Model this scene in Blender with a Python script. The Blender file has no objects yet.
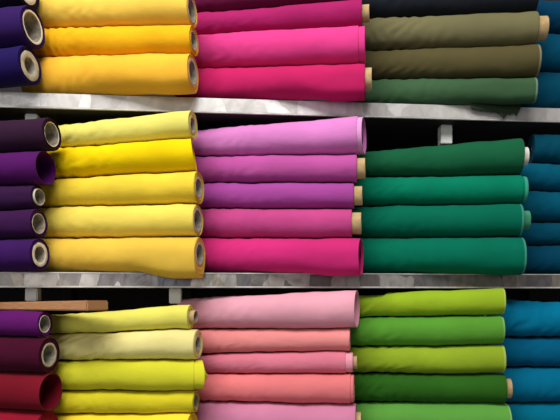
import bpy, bmesh, math, random
from mathutils import noise, Vector

scene = bpy.context.scene
COL = scene.collection
random.seed(7)
PI = math.pi

# ------------------------------------------------------------------ camera
F = 520.0; HZ = 300.0; D = 1.2; ZC = 1.25; YAW = math.radians(4.4)
FW = (math.sin(YAW), math.cos(YAW)); RT = (math.cos(YAW), -math.sin(YAW))
cam = bpy.data.cameras.new('camera'); camo = bpy.data.objects.new('camera', cam)
COL.objects.link(camo); scene.camera = camo
camo.location = (0, -D, ZC); camo.rotation_euler = (PI/2, 0, -YAW)
cam.sensor_width = 36; cam.lens = F/560*36; cam.shift_y = (HZ-210)/560
cam.clip_start = 0.02

def ray(px, py):
    k = (px-280)/F
    return (FW[0]+k*RT[0], FW[1]+k*RT[1], (HZ-py)/F)
def at_depth(px, py, y):                      # point where the sight line meets the vertical plane y
    d = ray(px, py); t = (y+D)/d[1]
    return Vector((t*d[0], y, ZC+t*d[2]))

# ------------------------------------------------------------------ materials
def lin(c):
    c /= 255.0
    return c/12.92 if c <= .04045 else ((c+.055)/1.055)**2.4
def rgb(c): return (lin(c[0]), lin(c[1]), lin(c[2]), 1)

def new_mat(name):
    m = bpy.data.materials.new(name); m.use_nodes = True
    nt = m.node_tree; b = nt.nodes['Principled BSDF']
    return m, nt, b
def N(nt, t, **kw):
    n = nt.nodes.new(t)
    for k, v in kw.items():
        if k in n.inputs: n.inputs[k].default_value = v
        else: setattr(n, k, v)
    return n

def cloth_mat(name, c, rough=.8, sheen=.12, seed=0.0):
    m, nt, b = new_mat(name)
    tc = N(nt, 'ShaderNodeTexCoord')
    mp = N(nt, 'ShaderNodeMapping'); mp.inputs['Location'].default_value = (seed, seed*2, seed*3)
    nt.links.new(tc.outputs['Object'], mp.inputs['Vector'])
    n1 = N(nt, 'ShaderNodeTexNoise', Scale=9.0, Detail=3.0)
    nt.links.new(mp.outputs[0], n1.inputs['Vector'])
    r = N(nt, 'ShaderNodeValToRGB')
    base = rgb(c)
    lo = tuple(x*.9 for x in base[:3])+(1,); hi = tuple(min(1, x*1.06) for x in base[:3])+(1,)
    r.color_ramp.elements[0].position = .3; r.color_ramp.elements[0].color = lo
    r.color_ramp.elements[1].position = .7; r.color_ramp.elements[1].color = hi
    nt.links.new(n1.outputs['Fac'], r.inputs['Fac']); nt.links.new(r.outputs[0], b.inputs['Base Color'])
    # threads across and along the roll
    w1 = N(nt, 'ShaderNodeTexWave', wave_type='BANDS', bands_direction='X', Scale=420.0, Distortion=1.5)
    w2 = N(nt, 'ShaderNodeTexWave', wave_type='BANDS', bands_direction='Z', Scale=420.0, Distortion=1.5)
    n2 = N(nt, 'ShaderNodeTexNoise', Scale=45.0, Detail=4.0)
    for w in (w1, w2, n2): nt.links.new(mp.outputs[0], w.inputs['Vector'])
    a = N(nt, 'ShaderNodeMath', operation='ADD'); nt.links.new(w1.outputs['Fac'], a.inputs[0]); nt.links.new(w2.outputs['Fac'], a.inputs[1])
    a2 = N(nt, 'ShaderNodeMath', operation='MULTIPLY_ADD'); a2.inputs[1].default_value = .15
    nt.links.new(a.outputs[0], a2.inputs[0]); nt.links.new(n2.outputs['Fac'], a2.inputs[2])
    bp = N(nt, 'ShaderNodeBump', Strength=.35, Distance=.0012)
    nt.links.new(a2.outputs[0], bp.inputs['Height']); nt.links.new(bp.outputs[0], b.inputs['Normal'])
    b.inputs['Roughness'].default_value = rough
    b.inputs['Specular IOR Level'].default_value = .06
    b.inputs['Sheen Weight'].default_value = sheen
    b.inputs['Sheen Roughness'].default_value = .5
    return m

def noise_mat(name, c1, c2, scale, rough=.8, metal=0.0, stretch=(1, 1, 1), bump=.0, detail=5.0):
    m, nt, b = new_mat(name)
    tc = N(nt, 'ShaderNodeTexCoord'); mp = N(nt, 'ShaderNodeMapping'); mp.inputs['Scale'].default_value = stretch
    nt.links.new(tc.outputs['Object'], mp.inputs['Vector'])
    n1 = N(nt, 'ShaderNodeTexNoise', Scale=scale, Detail=detail); nt.links.new(mp.outputs[0], n1.inputs['Vector'])
    r = N(nt, 'ShaderNodeValToRGB')
    r.color_ramp.elements[0].position = .35; r.color_ramp.elements[0].color = rgb(c1)
    r.color_ramp.elements[1].position = .65; r.color_ramp.elements[1].color = rgb(c2)
    nt.links.new(n1.outputs['Fac'], r.inputs['Fac']); nt.links.new(r.outputs[0], b.inputs['Base Color'])
    b.inputs['Roughness'].default_value = rough; b.inputs['Metallic'].default_value = metal
    if bump:
        bp = N(nt, 'ShaderNodeBump', Strength=.5, Distance=bump)
        nt.links.new(n1.outputs['Fac'], bp.inputs['Height']); nt.links.new(bp.outputs[0], b.inputs['Normal'])
    return m

TUBE = {
 'white': noise_mat('white_paper_tube', (215,210,195), (235,230,218), 60, .8),
 'grey':  noise_mat('grey_paper_tube', (165,160,145), (200,195,180), 60, .8),
 'beige': noise_mat('beige_cardboard_tube', (170,140,96), (196,168,122), 50, .85),
 'green': noise_mat('wound_green_cloth', (30,120,88), (70,150,112), 40, .85),
 'lining': noise_mat('shaded_paper_lining', (120,114,100), (170,162,146), 90, .9),
 'brown': noise_mat('brown_cardboard_tube', (175,148,100), (205,178,130), 50, .85),
}
M_DARK = noise_mat('dark_painted_board', (26,23,22), (34,30,28), 12, .8)
M_WALL = noise_mat('dark_back_wall', (28,25,27), (40,35,36), 6, .9)
M_WHITE = noise_mat('white_painted_metal', (205,207,205), (218,220,218), 20, .5)
M_RAIL = noise_mat('metal_rail_lit_tone', (165,162,158), (205,202,198), 25, .4, .2)  # pale tone paints in the highlight along the shelf rims
M_WOOD = noise_mat('pale_plank_wood', (160,112,74), (182,134,94), 30, .6, stretch=(1.5, 18, 18))

def foil_mat(name, seed, tones, dark, metal=.45):
    """patchy aluminium tape stuck along the shelf edge"""
    m, nt, b = new_mat(name)
    tc = N(nt, 'ShaderNodeTexCoord'); mp = N(nt, 'ShaderNodeMapping')
    mp.inputs['Location'].default_value = (seed, 0, seed*.3); mp.inputs['Scale'].default_value = (1, 1, .55)
    nt.links.new(tc.outputs['Object'], mp.inputs['Vector'])
    nw = N(nt, 'ShaderNodeTexNoise', Scale=14.0, Detail=3.0); nt.links.new(mp.outputs[0], nw.inputs['Vector'])
    mx = N(nt, 'ShaderNodeMixRGB', blend_type='ADD'); mx.inputs['Fac'].default_value = .05
    nt.links.new(mp.outputs[0], mx.inputs[1]); nt.links.new(nw.outputs['Color'], mx.inputs[2])
    vo = N(nt, 'ShaderNodeTexVoronoi', Scale=17.0); nt.links.new(mx.outputs[0], vo.inputs['Vector'])
    sp = N(nt, 'ShaderNodeSeparateColor'); nt.links.new(vo.outputs['Color'], sp.inputs[0])
    r = N(nt, 'ShaderNodeValToRGB'); r.color_ramp.interpolation = 'LINEAR'
    for i, (p, c) in enumerate(tones):
        e = r.color_ramp.elements[i] if i < 2 else r.color_ramp.elements.new(p)
        e.position = p; e.color = rgb(c)
    nt.links.new(sp.outputs[0], r.inputs['Fac'])
    nc = N(nt, 'ShaderNodeTexNoise', Scale=38.0, Detail=3.0, Distortion=1.0); nt.links.new(mp.outputs[0], nc.inputs['Vector'])
    rc = N(nt, 'ShaderNodeValToRGB')
    rc.color_ramp.elements[0].position = .36; rc.color_ramp.elements[0].color = (dark, dark, dark*.97, 1)
    rc.color_ramp.elements[1].position = .6; rc.color_ramp.elements[1].color = (1, 1, 1, 1)
    nt.links.new(nc.outputs['Fac'], rc.inputs['Fac'])
    mu = N(nt, 'ShaderNodeMixRGB', blend_type='MULTIPLY'); mu.inputs['Fac'].default_value = .8
    nt.links.new(r.outputs[0], mu.inputs[1]); nt.links.new(rc.outputs[0], mu.inputs[2])
    nt.links.new(mu.outputs[0], b.inputs['Base Color'])
    b.inputs['Metallic'].default_value = metal
    b.inputs['Roughness'].default_value = .3
    bp = N(nt, 'ShaderNodeBump', Strength=.6, Distance=.002)
    nt.links.new(nc.outputs['Fac'], bp.inputs['Height']); nt.links.new(bp.outputs[0], b.inputs['Normal'])
    return m

# ------------------------------------------------------------------ object helpers
def link_mesh(name, bm, mat, parent=None, smooth=True):
    me = bpy.data.meshes.new(name)
    bmesh.ops.recalc_face_normals(bm, faces=bm.faces[:])
    bm.to_mesh(me); bm.free()
    me.materials.append(mat)
    if smooth: me.polygons.foreach_set('use_smooth', [True]*len(me.polygons))
    o = bpy.data.objects.new(name, me); COL.objects.link(o)
    if parent: o.parent = parent
    return o
def box_bm(x0, x1, y0, y1, z0, z1, bev=0.0):
    bm = bmesh.new(); bmesh.ops.create_cube(bm, size=1)
    for v in bm.verts:
        v.co = Vector(((x0+x1)/2+v.co.x*(x1-x0), (y0+y1)/2+v.co.y*(y1-y0), (z0+z1)/2+v.co.z*(z1-z0)))
    if bev: bmesh.ops.bevel(bm, geom=bm.edges[:], offset=bev, segments=2, affect='EDGES')
    return bm
def empty(name, loc, rz=0, label=None, cat=None, group=None):
    o = bpy.data.objects.new(name, None); COL.objects.link(o)
    o.location = loc; o.rotation_euler = (0, 0, rz); o.empty_display_size = .05
    if label: o['label'] = label
    if cat: o['category'] = cat
    if group: o['group'] = group
    return o

# ------------------------------------------------------------------ shelving
Z1T = at_depth(280, 100, 0).z;  Z1B = at_depth(280, 115, 0).z
Z2T = at_depth(280, 273, 0).z;  Z2B = at_depth(280, 288, 0).z
Z3T = at_depth(280, 441, 0).z;  Z3B = Z3T-(Z2T-Z2B)
XL, XR, YB = -1.15, 1.25, .30
unit = empty('shelving_unit', (0, .15, Z3B-.02), 0,
             'dark shop shelving with patchy silver taped edges carrying the stacked fabric rolls', 'shelf')
def part(name, x0, x1, y0, y1, z0, z1, mat, bev=0, parent=None):
    p = parent or unit
    o = link_mesh(name, box_bm(x0, x1, y0, y1, z0, z1, bev), mat, None, False)
    off = Vector(unit.location)
    for v in o.data.vertices: v.co -= off
    o.parent = p
    return o
foilA = foil_mat('silver_tape_pale', 2.1, [(0, (178,174,174)), (.35, (200,197,196)), (.7, (212,210,211)), (1, (226,225,227))], .8, .2)
foilB = foil_mat('silver_tape_worn', 5.3, [(0, (84,88,102)), (.25, (128,122,120)), (.5, (104,100,104)), (.75, (156,146,134)), (1, (176,174,174))], .6)
boards = []
for zt, zb, fm in ((Z1T, Z1B, foilA), (Z2T, Z2B, foilB), (Z3T, Z3B, foilB)):
    b = part('shelf_board', XL, XR, .003, YB, zb+.0005, zt-.0006, M_DARK)
    e = part('edge_trim', XL, XR, 0, .003, zb+.004, zt, fm, .0008, b)
    part('lit_trim_rail', XL, XR, -.002, .003, zb, zb+.004, M_RAIL, .0008, b)
    if fm is foilB: part('lit_trim_rail', XL, XR, -.0015, .003, zt-.003, zt, M_RAIL, .0008, b)  # added strip that draws the lit top rim as a bright line
# short bracket arms under the boards; uprights on the back wall
for px, py, zb, h in ((31, 112, Z1B, .028), (447, 133, Z1B, .046), (31, 295, Z2B, .03), (175, 295, Z2B, .036)):
    p = at_depth(px, py, .035)
    a = part('bracket_arm', p.x-.014, p.x+.014, .035, .06, zb-h, zb+.0005, M_WHITE, .002)
for px in (31, 175, 312, 447, 590):
    x = at_depth(px, 200, .035).x
    part('upright_post', x-.014, x+.014, YB-.014, YB+.012, Z3B-.02, Z1T+.5, M_DARK, .002)
w = link_mesh('wall_back', box_bm(XL-.3, XR+.3, YB+.012, YB+.06, Z3B-.1, Z1T+.55), M_WALL, None, False)
w['kind'] = 'structure'

# ------------------------------------------------------------------ fabric rolls
TH = math.radians(15.0)
AX = (math.cos(TH), -math.sin(TH))          # along the roll, right end towards the shop
Y0 = -.045
def sstep(a, b, x):
    t = max(0.0, min(1.0, (x-a)/(b-a))); return t*t*(3-2*t)
def spow(v, p): return math.copysign(abs(v)**p, v)

class Stack:
    def __init__(s, xref):
        p = at_depth(xref, 200, Y0); s.p0 = (p.x, p.y)
    def u(s, px):
        d = ray(px, 0); c = (0, -D)
        # c + t d = p0 + u AX
        det = d[0]*(-AX[1]) - d[1]*(-AX[0])
        bx, by = s.p0[0]-c[0], s.p0[1]-c[1]
        t = (bx*(-AX[1]) - by*(-AX[0]))/det
        u = (d[0]*by - d[1]*bx)/det
        return u, t
    def z(s, px, py):
        u, t = s.u(px)
        e = math.atan((HZ-py)/F)
        return ZC+t*(HZ-py)/F - math.copysign(.042*(1/math.cos(e)-1), e)

RINGS, SEG = 84, 72
def make_roll(st, uL, uR, zb, zt, spec, seed, label, group):
    """zb, zt: functions of u giving the lower and upper contact line."""
    opt = spec
    base = (st.p0[0]+AX[0]*uR, st.p0[1]+AX[1]*uR, zb(uR))
    root = empty('fabric_roll', base, -TH, label, 'fabric roll', group)
    z0 = base[2]
    rnd = random.Random(seed); so = rnd.uniform(0, 50)
    sl = opt.get('sleeve', 0.0); step = opt.get('step', 0.0); skew = opt.get('skew', 0.0); yskew = opt.get('yskew', 0.0)
    droop = opt.get('droop', 0.0); wr = opt.get('wr', .0012)*1.6; amp = opt.get('amp', .0022)
    diag = opt.get('diag'); hwmax = opt.get('hw', .0458)
    pw = 2/opt.get('p', 2.06)
    L = uR-uL
    hole_r = opt.get('ro', .024)
    def section(u):
        a, b = zb(u), zt(u)
        return (a+b)/2, max(.012, (b-a)/2-.0003)
    rz_end = section(uR)[1]
    ro = min(hole_r, .86*min(rz_end, hwmax), min(min(section(uL+L*k/12)[1] for k in range(13)), hwmax)-amp*1.9-wr-.0015); ri = min(opt.get('ri', .019), ro-.0022)
    def vert(u, ph, shrink=0.0, extra=0.0):
        cz, rz = section(u)
        hw = min(rz*1.04, hwmax)
        q = Vector((u*7+so, math.cos(ph)*1.1, math.sin(ph)*1.1))
        q3 = Vector((u*26+so, math.cos(ph)*1.9, math.sin(ph)*1.9))
        d = amp*(.5+.5*noise.noise(q)) + amp*.45*(.5+.5*noise.noise(q3)) + amp*.16*(.5+.5*noise.noise(q3*2.6))
        # wrinkles pulled towards the tucked-in end
        f = 1-sstep(.15, .75, (u-uL)/L) if opt.get('wleft', True) else 1
        sp = opt.get('wang', .5)
        wv = math.sin(u*opt.get('wk', 190)+ph*sp*6+4.5*noise.noise(q*1.2+Vector((u*9, 0, 5)))+so)
        d += wr*(.5+.5*wv)*f*(.5+.5*noise.noise(q*1.3+Vector((9, 3, 1))))
        if step and u > uR-step: d += .0022
        if diag:
            k = (u-(uL+diag[0]))-diag[1]*math.sin(ph)
            d += .005*(1-sstep(-.0015, .0015, k))
        d += shrink
        # soft rounding of the cloth edge
        e = (uR+extra-u)
        if 0 <= e < .003 and not sl: d += .0009*(1-e/.003)**2
        y = spow(math.cos(ph), pw)*(hw-d); z = cz+spow(math.sin(ph), pw)*(rz+amp*.55-d)
        x = u
        if yskew: x -= yskew*sstep(uR-.05, uR, u)*math.cos(ph)
        if skew: x += skew*max(0, (u-(uR-.02))/.02)*(-math.sin(ph))
        # loose outer cloth slumping over the front edge of the board
        if droop:
            wy = st.p0[1]+AX[1]*u - y*0 + (math.cos(TH)*y)
            z -= droop*sstep(.004, .026, -wy)*sstep(.0, .8, -math.sin(ph)+.15)*sstep(uR-.16, uR-.05, u)
        return Vector((x-uR, y, z-z0))
    selv = opt.get('selv', 0.0)
    bm = bmesh.new()
    us = [uL+L*i/RINGS for i in range(RINGS)]
    us += [uR-.003, uR-.0012, uR]
    if step: us += [uR-step-.0004, uR-step+.0004]
    if selv: us += [uR-selv]
    us = sorted(us)
    rings = []
    for u in us:
        rings.append([bm.verts.new(vert(u, 2*PI*j/SEG)) for j in range(SEG)])
    def skin(a, b):
        for j in range(SEG):
            k = (j+1) % SEG
            bm.faces.new((a[j], a[k], b[k], b[j]))
    for a, b, ua in zip(rings, rings[1:], us):
        nf = len(bm.faces); skin(a, b)
        if selv and ua >= uR-selv-1e-6:
            bm.faces.ensure_lookup_table()
            for f in bm.faces[nf:]: f.material_index = 1
    # wound layers on the two cut ends
    def end(u, sgn, recess):
        cz = section(u)[0]
        prev = None
        n = 11
        uu = u-sgn*recess
        if recess:                                             # inside of the loose outer sleeve
            pr = [bm.verts.new(vert(u, 2*PI*j/SEG, .0016)) for j in range(SEG)]
            mid = [bm.verts.new(vert(u-sgn*recess*.5, 2*PI*j/SEG, .0022)) for j in range(SEG)]
            skin(rings[-1] if sgn > 0 else rings[0], pr); skin(pr, mid); prev = mid
        for i in range(n+1):
            t = i/n
            ax = 0 if i == 0 else sgn*(rnd.uniform(-.0016, .0006))
            ring = []
            for j in range(SEG):
                ph = 2*PI*j/SEG
                o = vert(uu, ph, .0024 if recess else 0)
                c = Vector((0, math.cos(ph)*ro*.99, cz-z0+math.sin(ph)*ro*.99))
                wob = .0007*noise.noise(Vector((math.cos(ph)*2, math.sin(ph)*2, i*3+so)))
                v = o.lerp(c, t); v.x = o.x+ax+wob
                ring.append(bm.verts.new(v))
            if prev: skin(prev, ring)
            prev = ring
    end(uR, 1, sl); end(uL, -1, 0)
    # merge the coincident rim
    cm = opt.get('mat')
    cl = link_mesh('cloth', bm, cm, root)
    if selv: cl.data.materials.append(opt['mat2'])
    try: cl.data.set_sharp_from_angle(angle=math.radians(48))
    except Exception: pass
    # hollow core tube
    pr = opt.get('out', .0); rec = -sl-.004 if sl else .0
    x1 = (pr if pr else rec); x0 = -L-opt.get('outl', .004)
    bm = bmesh.new(); S2 = 40
    prof = [(x0, ri), (x0, ro-.0004), (x0+.0004, ro), (x1-.0006, ro), (x1, ro-.0006), (x1, ri+.0005), (x1-.0005, ri)]
    rr = []
    for x, r in prof:
        u = uR+max(min(x, 0), -L); cz = section(u)[0]-z0
        rr.append([bm.verts.new((x+.0006*noise.noise(Vector((j*.4, seed, 0)))*(x > -.01), math.cos(2*PI*j/S2)*r, cz+math.sin(2*PI*j/S2)*r)) for j in range(S2)])
    rr.append(rr[0])
    for a, b in zip(rr, rr[1:]):
        for j in range(S2):
            k = (j+1) % S2; bm.faces.new((a[j], a[k], b[k], b[j]))
    bm.faces.ensure_lookup_table()
    nf = len(bm.faces)//S2
    for f in bm.faces[(nf-1)*S2:]: f.material_index = 1          # paper lining, toned darker to put shade into the hole
    t = link_mesh('core_tube', bm, TUBE[opt.get('tube', 'grey')], root)
    t.data.materials.append(TUBE['lining'])
    try: t.data.set_sharp_from_angle(angle=math.radians(48))
    except Exception: pass
    return root

PXM = D/F                                    # metres for one pixel at the shelf edge
ORD = ['bottom', 'second', 'third', 'fourth', 'fifth']
def ordinal(i, n, mode):
    if mode == 'bottom': return 'lowest' if i == 0 else ORD[i]+' from bottom'
    k = n-1-i
    return 'topmost' if k == 0 else ORD[k]+' from top'

COUNT = 0
def build_stack(shelf, stname, xref, xl, xr, zshelf, rows, mode, left_px=None, length=None):
    """rows from the bottom up: (colour words, rgb, y_left, y_right of its UPPER line, end px, options)"""
    global COUNT
    st = Stack(xref)
    ul, ur = st.u(xl)[0], st.u(xr)[0]
    low = lambda u: zshelf+.0002
    wob = lambda i: (lambda u: .0024*noise.noise(Vector((u*13, i*7.3+xref, zshelf*9)))+.001*noise.noise(Vector((u*37, i*3.1, xref))))
    n = len(rows)
    for i, (words, c, yl, yr, xe, o) in enumerate(rows):
        za, zc = st.z(xl, yl), st.z(xr, yr)
        if o.get('flat'): za = zc
        up = (lambda za, zc, w: lambda u: za+(zc-za)*(u-ul)/(ur-ul)+w(u))(za, zc, wob(i))
        uR = st.u(xe)[0]
        uL = uR-length if length else st.u(o.get('left', left_px))[0]
        if length: uL += random.Random(COUNT).uniform(-.015, .015)
        o = dict(o)
        for k in ('ro', 'ri', 'out', 'sleeve', 'step', 'droop', 'outl', 'selv'):
            if k in o: o[k] = o[k]*PXM
        rough = o.get('rough', .8)
        nm = 'cloth_'+words.replace(' ', '_').replace('-', '_')
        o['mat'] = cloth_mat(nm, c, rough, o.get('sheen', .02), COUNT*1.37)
        if 'selv' in o:
            k = o.get('selc', .22)
            o['mat2'] = cloth_mat(nm+'_selvedge', tuple(x+(255-x)*k for x in c), rough, .05, COUNT*1.37)
        label = '%s fabric roll%s, %s of the %s, %s shelf' % (words, o.get('extra_words', ''), ordinal(i, n, mode), stname, shelf)
        lo = (lambda f: lambda u: f(u))(low)
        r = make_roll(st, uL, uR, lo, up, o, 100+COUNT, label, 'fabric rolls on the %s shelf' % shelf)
        ROLLS[(shelf, stname, i)] = r
        low = up; COUNT += 1
    STK[(shelf, stname)] = st
ROLLS = {}; STK = {}
core = ' with bare cardboard core end'

# ---- top shelf
build_stack('top', 'purple stack', 31, 0, 31, Z1T, [
  ('deep indigo', (28,15,75), 45, 45.5, 30, dict(ro=15.5, ri=7.5, tube='grey', flat=1)),
  ('dark violet', (43,20,79), 4, 5, 33, dict(ro=16.5, ri=12.5, tube='white', flat=1)),
  ('blackish purple', (22,12,36), -36, -36, 27, dict(ro=14, ri=8, tube='white', flat=1)),
 ], 'bottom', length=.43)
build_stack('top', 'yellow stack', 193, 48, 190, Z1T, [
  ('golden yellow', (223,168,51), 57, 53, 193, dict(droop=3, ro=12.5, ri=9.5, tube='grey', wr=.002)),
  ('deep amber', (221,164,22), 27, 24.5, 194, dict(ro=10, ri=7.5, tube='grey', wr=.003, wang=.1, wk=230)),
  ('straw yellow', (217,179,72), -4, -9, 192, dict(ro=12.5, ri=9.5, tube='grey', wr=.002)),
 ], 'bottom', left_px=31)
build_stack('top', 'pink stack', 364, 207, 362, Z1T, [
  ('raspberry pink', (178,30,90), 68, 63, 365, dict(droop=5, ro=12, ri=9.5, out=6.5, tube='beige')),
  ('hot pink', (202,56,126), 34, 25, 365, dict(ro=11, ri=8, step=6, sleeve=.1)),
  ('dark magenta', (150,28,90), 11, -2, 362, dict(ro=12, ri=9.5, out=7, tube='beige')),
  ('dark plum', (100,22,64), -18, -34, 362, dict(ro=12, ri=9.5)),
 ], 'bottom', left_px=180)
build_stack('top', 'olive stack', 536, 375, 533, Z1T, [
  ('bottle green', (56,86,58), 79, 77, 535, dict(selv=2, ro=10, ri=8, droop=3, tube='grey', wr=.0025)),
  ('brown olive', (78,72,44), 50, 44, 537, dict(selv=2, ro=10, ri=8, wr=.002)),
  ('grey olive', (104,100,70), 18, 11, 535, dict(ro=11.5, ri=9, out=10, tube='beige', wr=.003)),
  ('navy black', (28,32,40), -16, -26, 535, dict(ro=11, ri=8)),
 ], 'bottom', left_px=346)
build_stack('top', 'blue stack', 700, 540, 660, Z1T, [
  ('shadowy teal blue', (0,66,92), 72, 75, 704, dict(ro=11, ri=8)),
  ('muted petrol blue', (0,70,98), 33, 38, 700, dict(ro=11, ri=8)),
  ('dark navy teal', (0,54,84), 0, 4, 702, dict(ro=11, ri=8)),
 ], 'bottom', left_px=508)

# ---- middle shelf
build_stack('middle', 'purple stack', 42, 0, 42, Z2T, [
  ('bright violet', (53,19,82), 238, 238, 40, dict(ro=12, ri=7.5, tube='white', flat=1)),
  ('plain purple', (53,19,65), 209, 209, 39, dict(ro=12, ri=9.5, tube='grey', flat=1)),
  ('dim purple', (47,19,58), 184, 184, 38, dict(ro=11, ri=8, tube='grey', flat=1, out=2)),
  ('open-ended purple', (74,17,87), 151, 151, 46, dict(ro=10, ri=8, tube='brown', sleeve=20, flat=1)),
  ('blackish plum', (46,22,46), 118, 118, 52, dict(ro=12.5, ri=10.5, tube='white', flat=1)),
 ], 'bottom', length=.43)
build_stack('middle', 'yellow stack', 198, 52, 192, Z2T, [
  ('warm yellow', (221,183,70), 238, 237, 200, dict(ro=11.5, ri=9, tube='grey', droop=7, out=0)),
  ('soft yellow', (227,204,87), 207, 204, 198, dict(ro=12, ri=9.5, tube='grey')),
  ('medium yellow', (223,194,59), 179, 171, 199, dict(ro=11, ri=8, tube='grey')),
  ('vivid lemon', (223,191,5), 148, 138, 194, dict(ro=8, ri=6, tube='grey', sleeve=7, skew=.006, yskew=.009, wr=.0035, wk=150)),
  ('pale lemon', (215,206,103), 125, 110, 193, dict(ro=9.5, ri=7.5, tube='grey', wr=.002, left=52, outl=0)),
 ], 'bottom', left_px=33)
build_stack('middle', 'pink stack', 360, 206, 358, Z2T, [
  ('fuchsia pink', (194,42,114), 238, 238, 361, dict(yskew=-.0045, ro=10, ri=8, droop=4, sleeve=2)),
  ('rose pink', (180,66,127), 209, 209, 352, dict(ro=11, ri=8.5, out=9, tube='beige', extra_words='')),
  ('lilac purple', (153,66,144), 183, 182, 354, dict(ro=11.5, ri=9, out=8, tube='beige')),
  ('mauve', (170,76,146), 156, 154, 357, dict(ro=11, ri=8.5, out=8, tube='beige')),
  ('light orchid', (200,120,186), 129, 116, 364, dict(yskew=-.0045, selv=5, ro=10, ri=8, step=5, sleeve=3)),
 ], 'bottom', left_px=184)
build_stack('middle', 'green stack', 522, 368, 518, Z2T, [
  ('jade green', (0,102,79), 238, 237, 522, dict(selv=2, ro=10, ri=8, droop=2.5)),
  ('sea green', (0,98,76), 206, 204, 520, dict(selv=2, ro=9.5, ri=5, out=8, tube='green')),
  ('emerald green', (0,114,87), 177, 175, 525, dict(selv=3, ro=10, ri=8, step=5)),
  ('forest green', (20,86,56), 151, 138, 520, dict(ro=12, ri=10, out=6.5, tube='white', wr=.001)),
 ], 'bottom', left_px=342)
build_stack('middle', 'blue stack', 688, 540, 660, Z2T, [
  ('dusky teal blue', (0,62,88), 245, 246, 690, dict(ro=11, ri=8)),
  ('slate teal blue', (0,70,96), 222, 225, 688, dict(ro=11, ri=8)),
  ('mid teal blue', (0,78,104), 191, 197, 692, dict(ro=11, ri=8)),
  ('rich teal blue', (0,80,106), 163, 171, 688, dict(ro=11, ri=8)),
  ('deep petrol blue', (0,66,88), 134, 144, 686, dict(ro=3, ri=2, left=531, outl=-1)),
 ], 'bottom', left_px=500)

# ---- lower shelf
build_stack('lower', 'purple and red stack', 47, 0, 47, Z3T, [
  ('bright crimson', (138,20,42), 411, 411, 47, dict(ro=9, ri=7, tube='grey', flat=1)),
  ('open-ended crimson', (112,18,34), 373, 373, 51, dict(ro=11, ri=9, tube='brown', sleeve=20, flat=1)),
  ('dark wine', (64,10,36), 337, 337, 49.5, dict(ro=11.5, ri=9, tube='grey', flat=1)),
  ('magenta purple', (88,20,96), 310.5, 310.5, 45, dict(ro=11.5, ri=9, tube='white', flat=1)),
 ], 'top', length=.43)
build_stack('lower', 'yellow stack', 198, 58, 192, Z3T, [
  ('golden lemon', (240,214,52), 414, 413, 192, dict(ro=9, ri=7, tube='grey')),
  ('acid yellow', (204,192,38), 390, 391, 196, dict(ro=9, ri=7, tube='grey')),
  ('chartreuse yellow', (202,200,49), 361, 359, 202, dict(ro=3, ri=2, tube='grey', step=8, sleeve=.5, yskew=.017, left=36)),
  ('cream yellow', (223,212,139), 334, 329, 198, dict(ro=11.5, ri=8.5, tube='grey', wr=.004, wang=.9, wk=160)),
  ('pale greenish yellow', (218,212,96), 314, 304.5, 191, dict(ro=10.5, ri=8, out=5, tube='beige')),
 ], 'top', left_px=42)
build_stack('lower', 'pink stack', 356, 207, 352, Z3T, [
  ('mauve pink', (198,124,158), 401, 404, 356, dict(ro=12, ri=9, out=5, tube='beige')),
  ('coral pink', (222,120,124), 373, 373.5, 354, dict(ro=10, ri=8, step=3)),
  ('dusty rose', (208,116,138), 353, 351, 353, dict(selv=7, ro=8.5, ri=6, step=7, tube='beige', out=4)),
  ('salmon pink', (226,138,138), 329, 328, 350, dict(ro=9, ri=7)),
  ('baby pink', (220,156,174), 297, 290.5, 357, dict(yskew=-.0045, ro=10, ri=8, sleeve=4)),
 ], 'top', left_px=182)
build_stack('lower', 'green stack', 504, 362, 500, Z3T, [
  ('fresh green', (90,154,64), 402, 403, 508, dict(selv=2, ro=10, ri=8, step=2)),
  ('dark leaf green', (42,94,26), 373, 374, 504, dict(ro=10.5, ri=8, out=6, tube='beige', wr=.003, wang=.1, wk=230)),
  ('moss green', (138,164,40), 346, 345, 503, dict(selv=2, ro=10, ri=8, wr=.002, wang=.8)),
  ('grass green', (84,146,48), 317, 315, 502, dict(selv=2, ro=10, ri=8, step=2, wr=.002)),
  ('lime green', (144,174,38), 293, 288, 503, dict(selv=1.5, ro=9.5, ri=8, wr=.0004, diag=(.087, .034))),
 ], 'top', left_px=336)
build_stack('lower', 'blue stack', 664, 520, 640, Z3T, [
  ('turquoise blue', (0,110,138), 402, 401, 668, dict(ro=11, ri=8)),
  ('cerulean blue', (0,104,140), 367, 367, 664, dict(ro=11, ri=8)),
  ('ocean blue', (0,86,122), 337, 338, 666, dict(ro=11, ri=8)),
  ('bright azure blue', (0,112,150), 300, 303, 662, dict(ro=11, ri=8, wr=.003)),
 ], 'top', left_px=484)

# ------------------------------------------------------------------ loose ragged hem on the bottle-green roll
root = ROLLS[('top', 'olive stack', 0)]
bm = bmesh.new()
pts = []
for i in range(25):
    px = 470+50*i/24
    hang = [4, 5, 5, 6, 6, 7, 6, 7, 7, 7, 8, 7, 7, 8, 9, 12, 14, 11, 9, 10, 8, 9, 11, 7, 3][i]
    t = at_depth(px, 104, -.008); t.z = Z1T+.006
    pts.append((t, hang*PXM*1.0+.006))
front, back = [], []
for t, h in pts:
    colf, colb = [], []
    for k in range(4):
        s = k/3
        y = -.008-.004*math.sin(s*2.2)
        colf.append(bm.verts.new((t.x, y, t.z-h*s))); colb.append(bm.verts.new((t.x, y+.0012, t.z-h*s)))
    front.append(colf); back.append(colb)
for i in range(24):
    for k in range(3):
        bm.faces.new((front[i][k], front[i+1][k], front[i+1][k+1], front[i][k+1]))
        bm.faces.new((back[i][k+1], back[i+1][k+1], back[i+1][k], back[i][k]))
    bm.faces.new((front[i][3], front[i+1][3], back[i+1][3], back[i][3]))
    bm.faces.new((back[i][0], back[i+1][0], front[i+1][0], front[i][0]))
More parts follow.
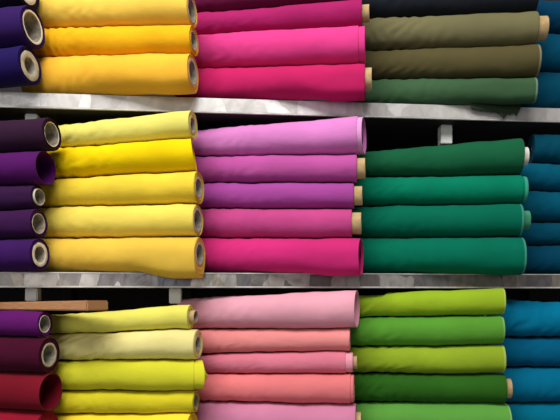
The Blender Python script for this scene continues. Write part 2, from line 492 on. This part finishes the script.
for i in (0, 24):
    for k in range(3):
        bm.faces.new((front[i][k], front[i][k+1], back[i][k+1], back[i][k]))
bpy.context.view_layer.update()
inv = root.matrix_world.inverted()
bm.transform(inv)
hm = link_mesh('loose_hem', bm, cloth_mat('frayed_dark_green', (48,62,44)), root)
hm['label'] = 'ragged dark hem hanging over the shelf edge'

# ------------------------------------------------------------------ plank lying on the magenta purple roll
A5 = ROLLS[('lower', 'purple and red stack', 3)]
pa = math.radians(29)
near = at_depth(87, 305, -.115)
st = STK[('lower', 'purple and red stack')]
ztop = st.z(47, 310.5)+.0003
pl = link_mesh('wooden_plank', box_bm(-.5, 0, 0, .062, 0, .0215, .0025), M_WOOD, None, False)
for v in pl.data.vertices:                      # the board thins towards its far end
    if v.co.z > .01: v.co.z *= 1+.75*v.co.x
pl.location = (near.x, near.y, ztop); pl.rotation_euler = (0, 0, -pa)
pl['label'] = 'pale wooden plank lying on the magenta purple roll under the middle shelf'
pl['category'] = 'plank'

# ------------------------------------------------------------------ light
wd = bpy.data.worlds.new('shop_light'); scene.world = wd; wd.use_nodes = True
bg = wd.node_tree.nodes['Background']; bg.inputs['Color'].default_value = (1, .985, .96, 1); bg.inputs['Strength'].default_value = .17
def area(name, loc, target, sx, sy, power, col=(1, .97, .92)):
    l = bpy.data.lights.new(name, 'AREA'); l.shape = 'RECTANGLE'; l.size = sx; l.size_y = sy; l.energy = power; l.color = col
    o = bpy.data.objects.new(name, l); COL.objects.link(o); o.location = loc
    o.rotation_euler = (Vector(target)-Vector(loc)).to_track_quat('-Z', 'Y').to_euler()
    return o
area('ceiling_lamp', (-.4, -1.3, ZC+1.7), (.0, 0, ZC+.0), 1.8, .7, 64)
area('left_fill_light', (-1.3, -3.0, ZC+.5), (0, 0, ZC+.1), 1.8, 1.6, 22)  # added fill light from the front left, stands for no real window

scene.view_settings.view_transform = 'Standard'
scene.view_settings.look = 'None'
scene.view_settings.gamma = 1
scene.view_settings.exposure = 0
scene.view_settings.use_curve_mapping = False
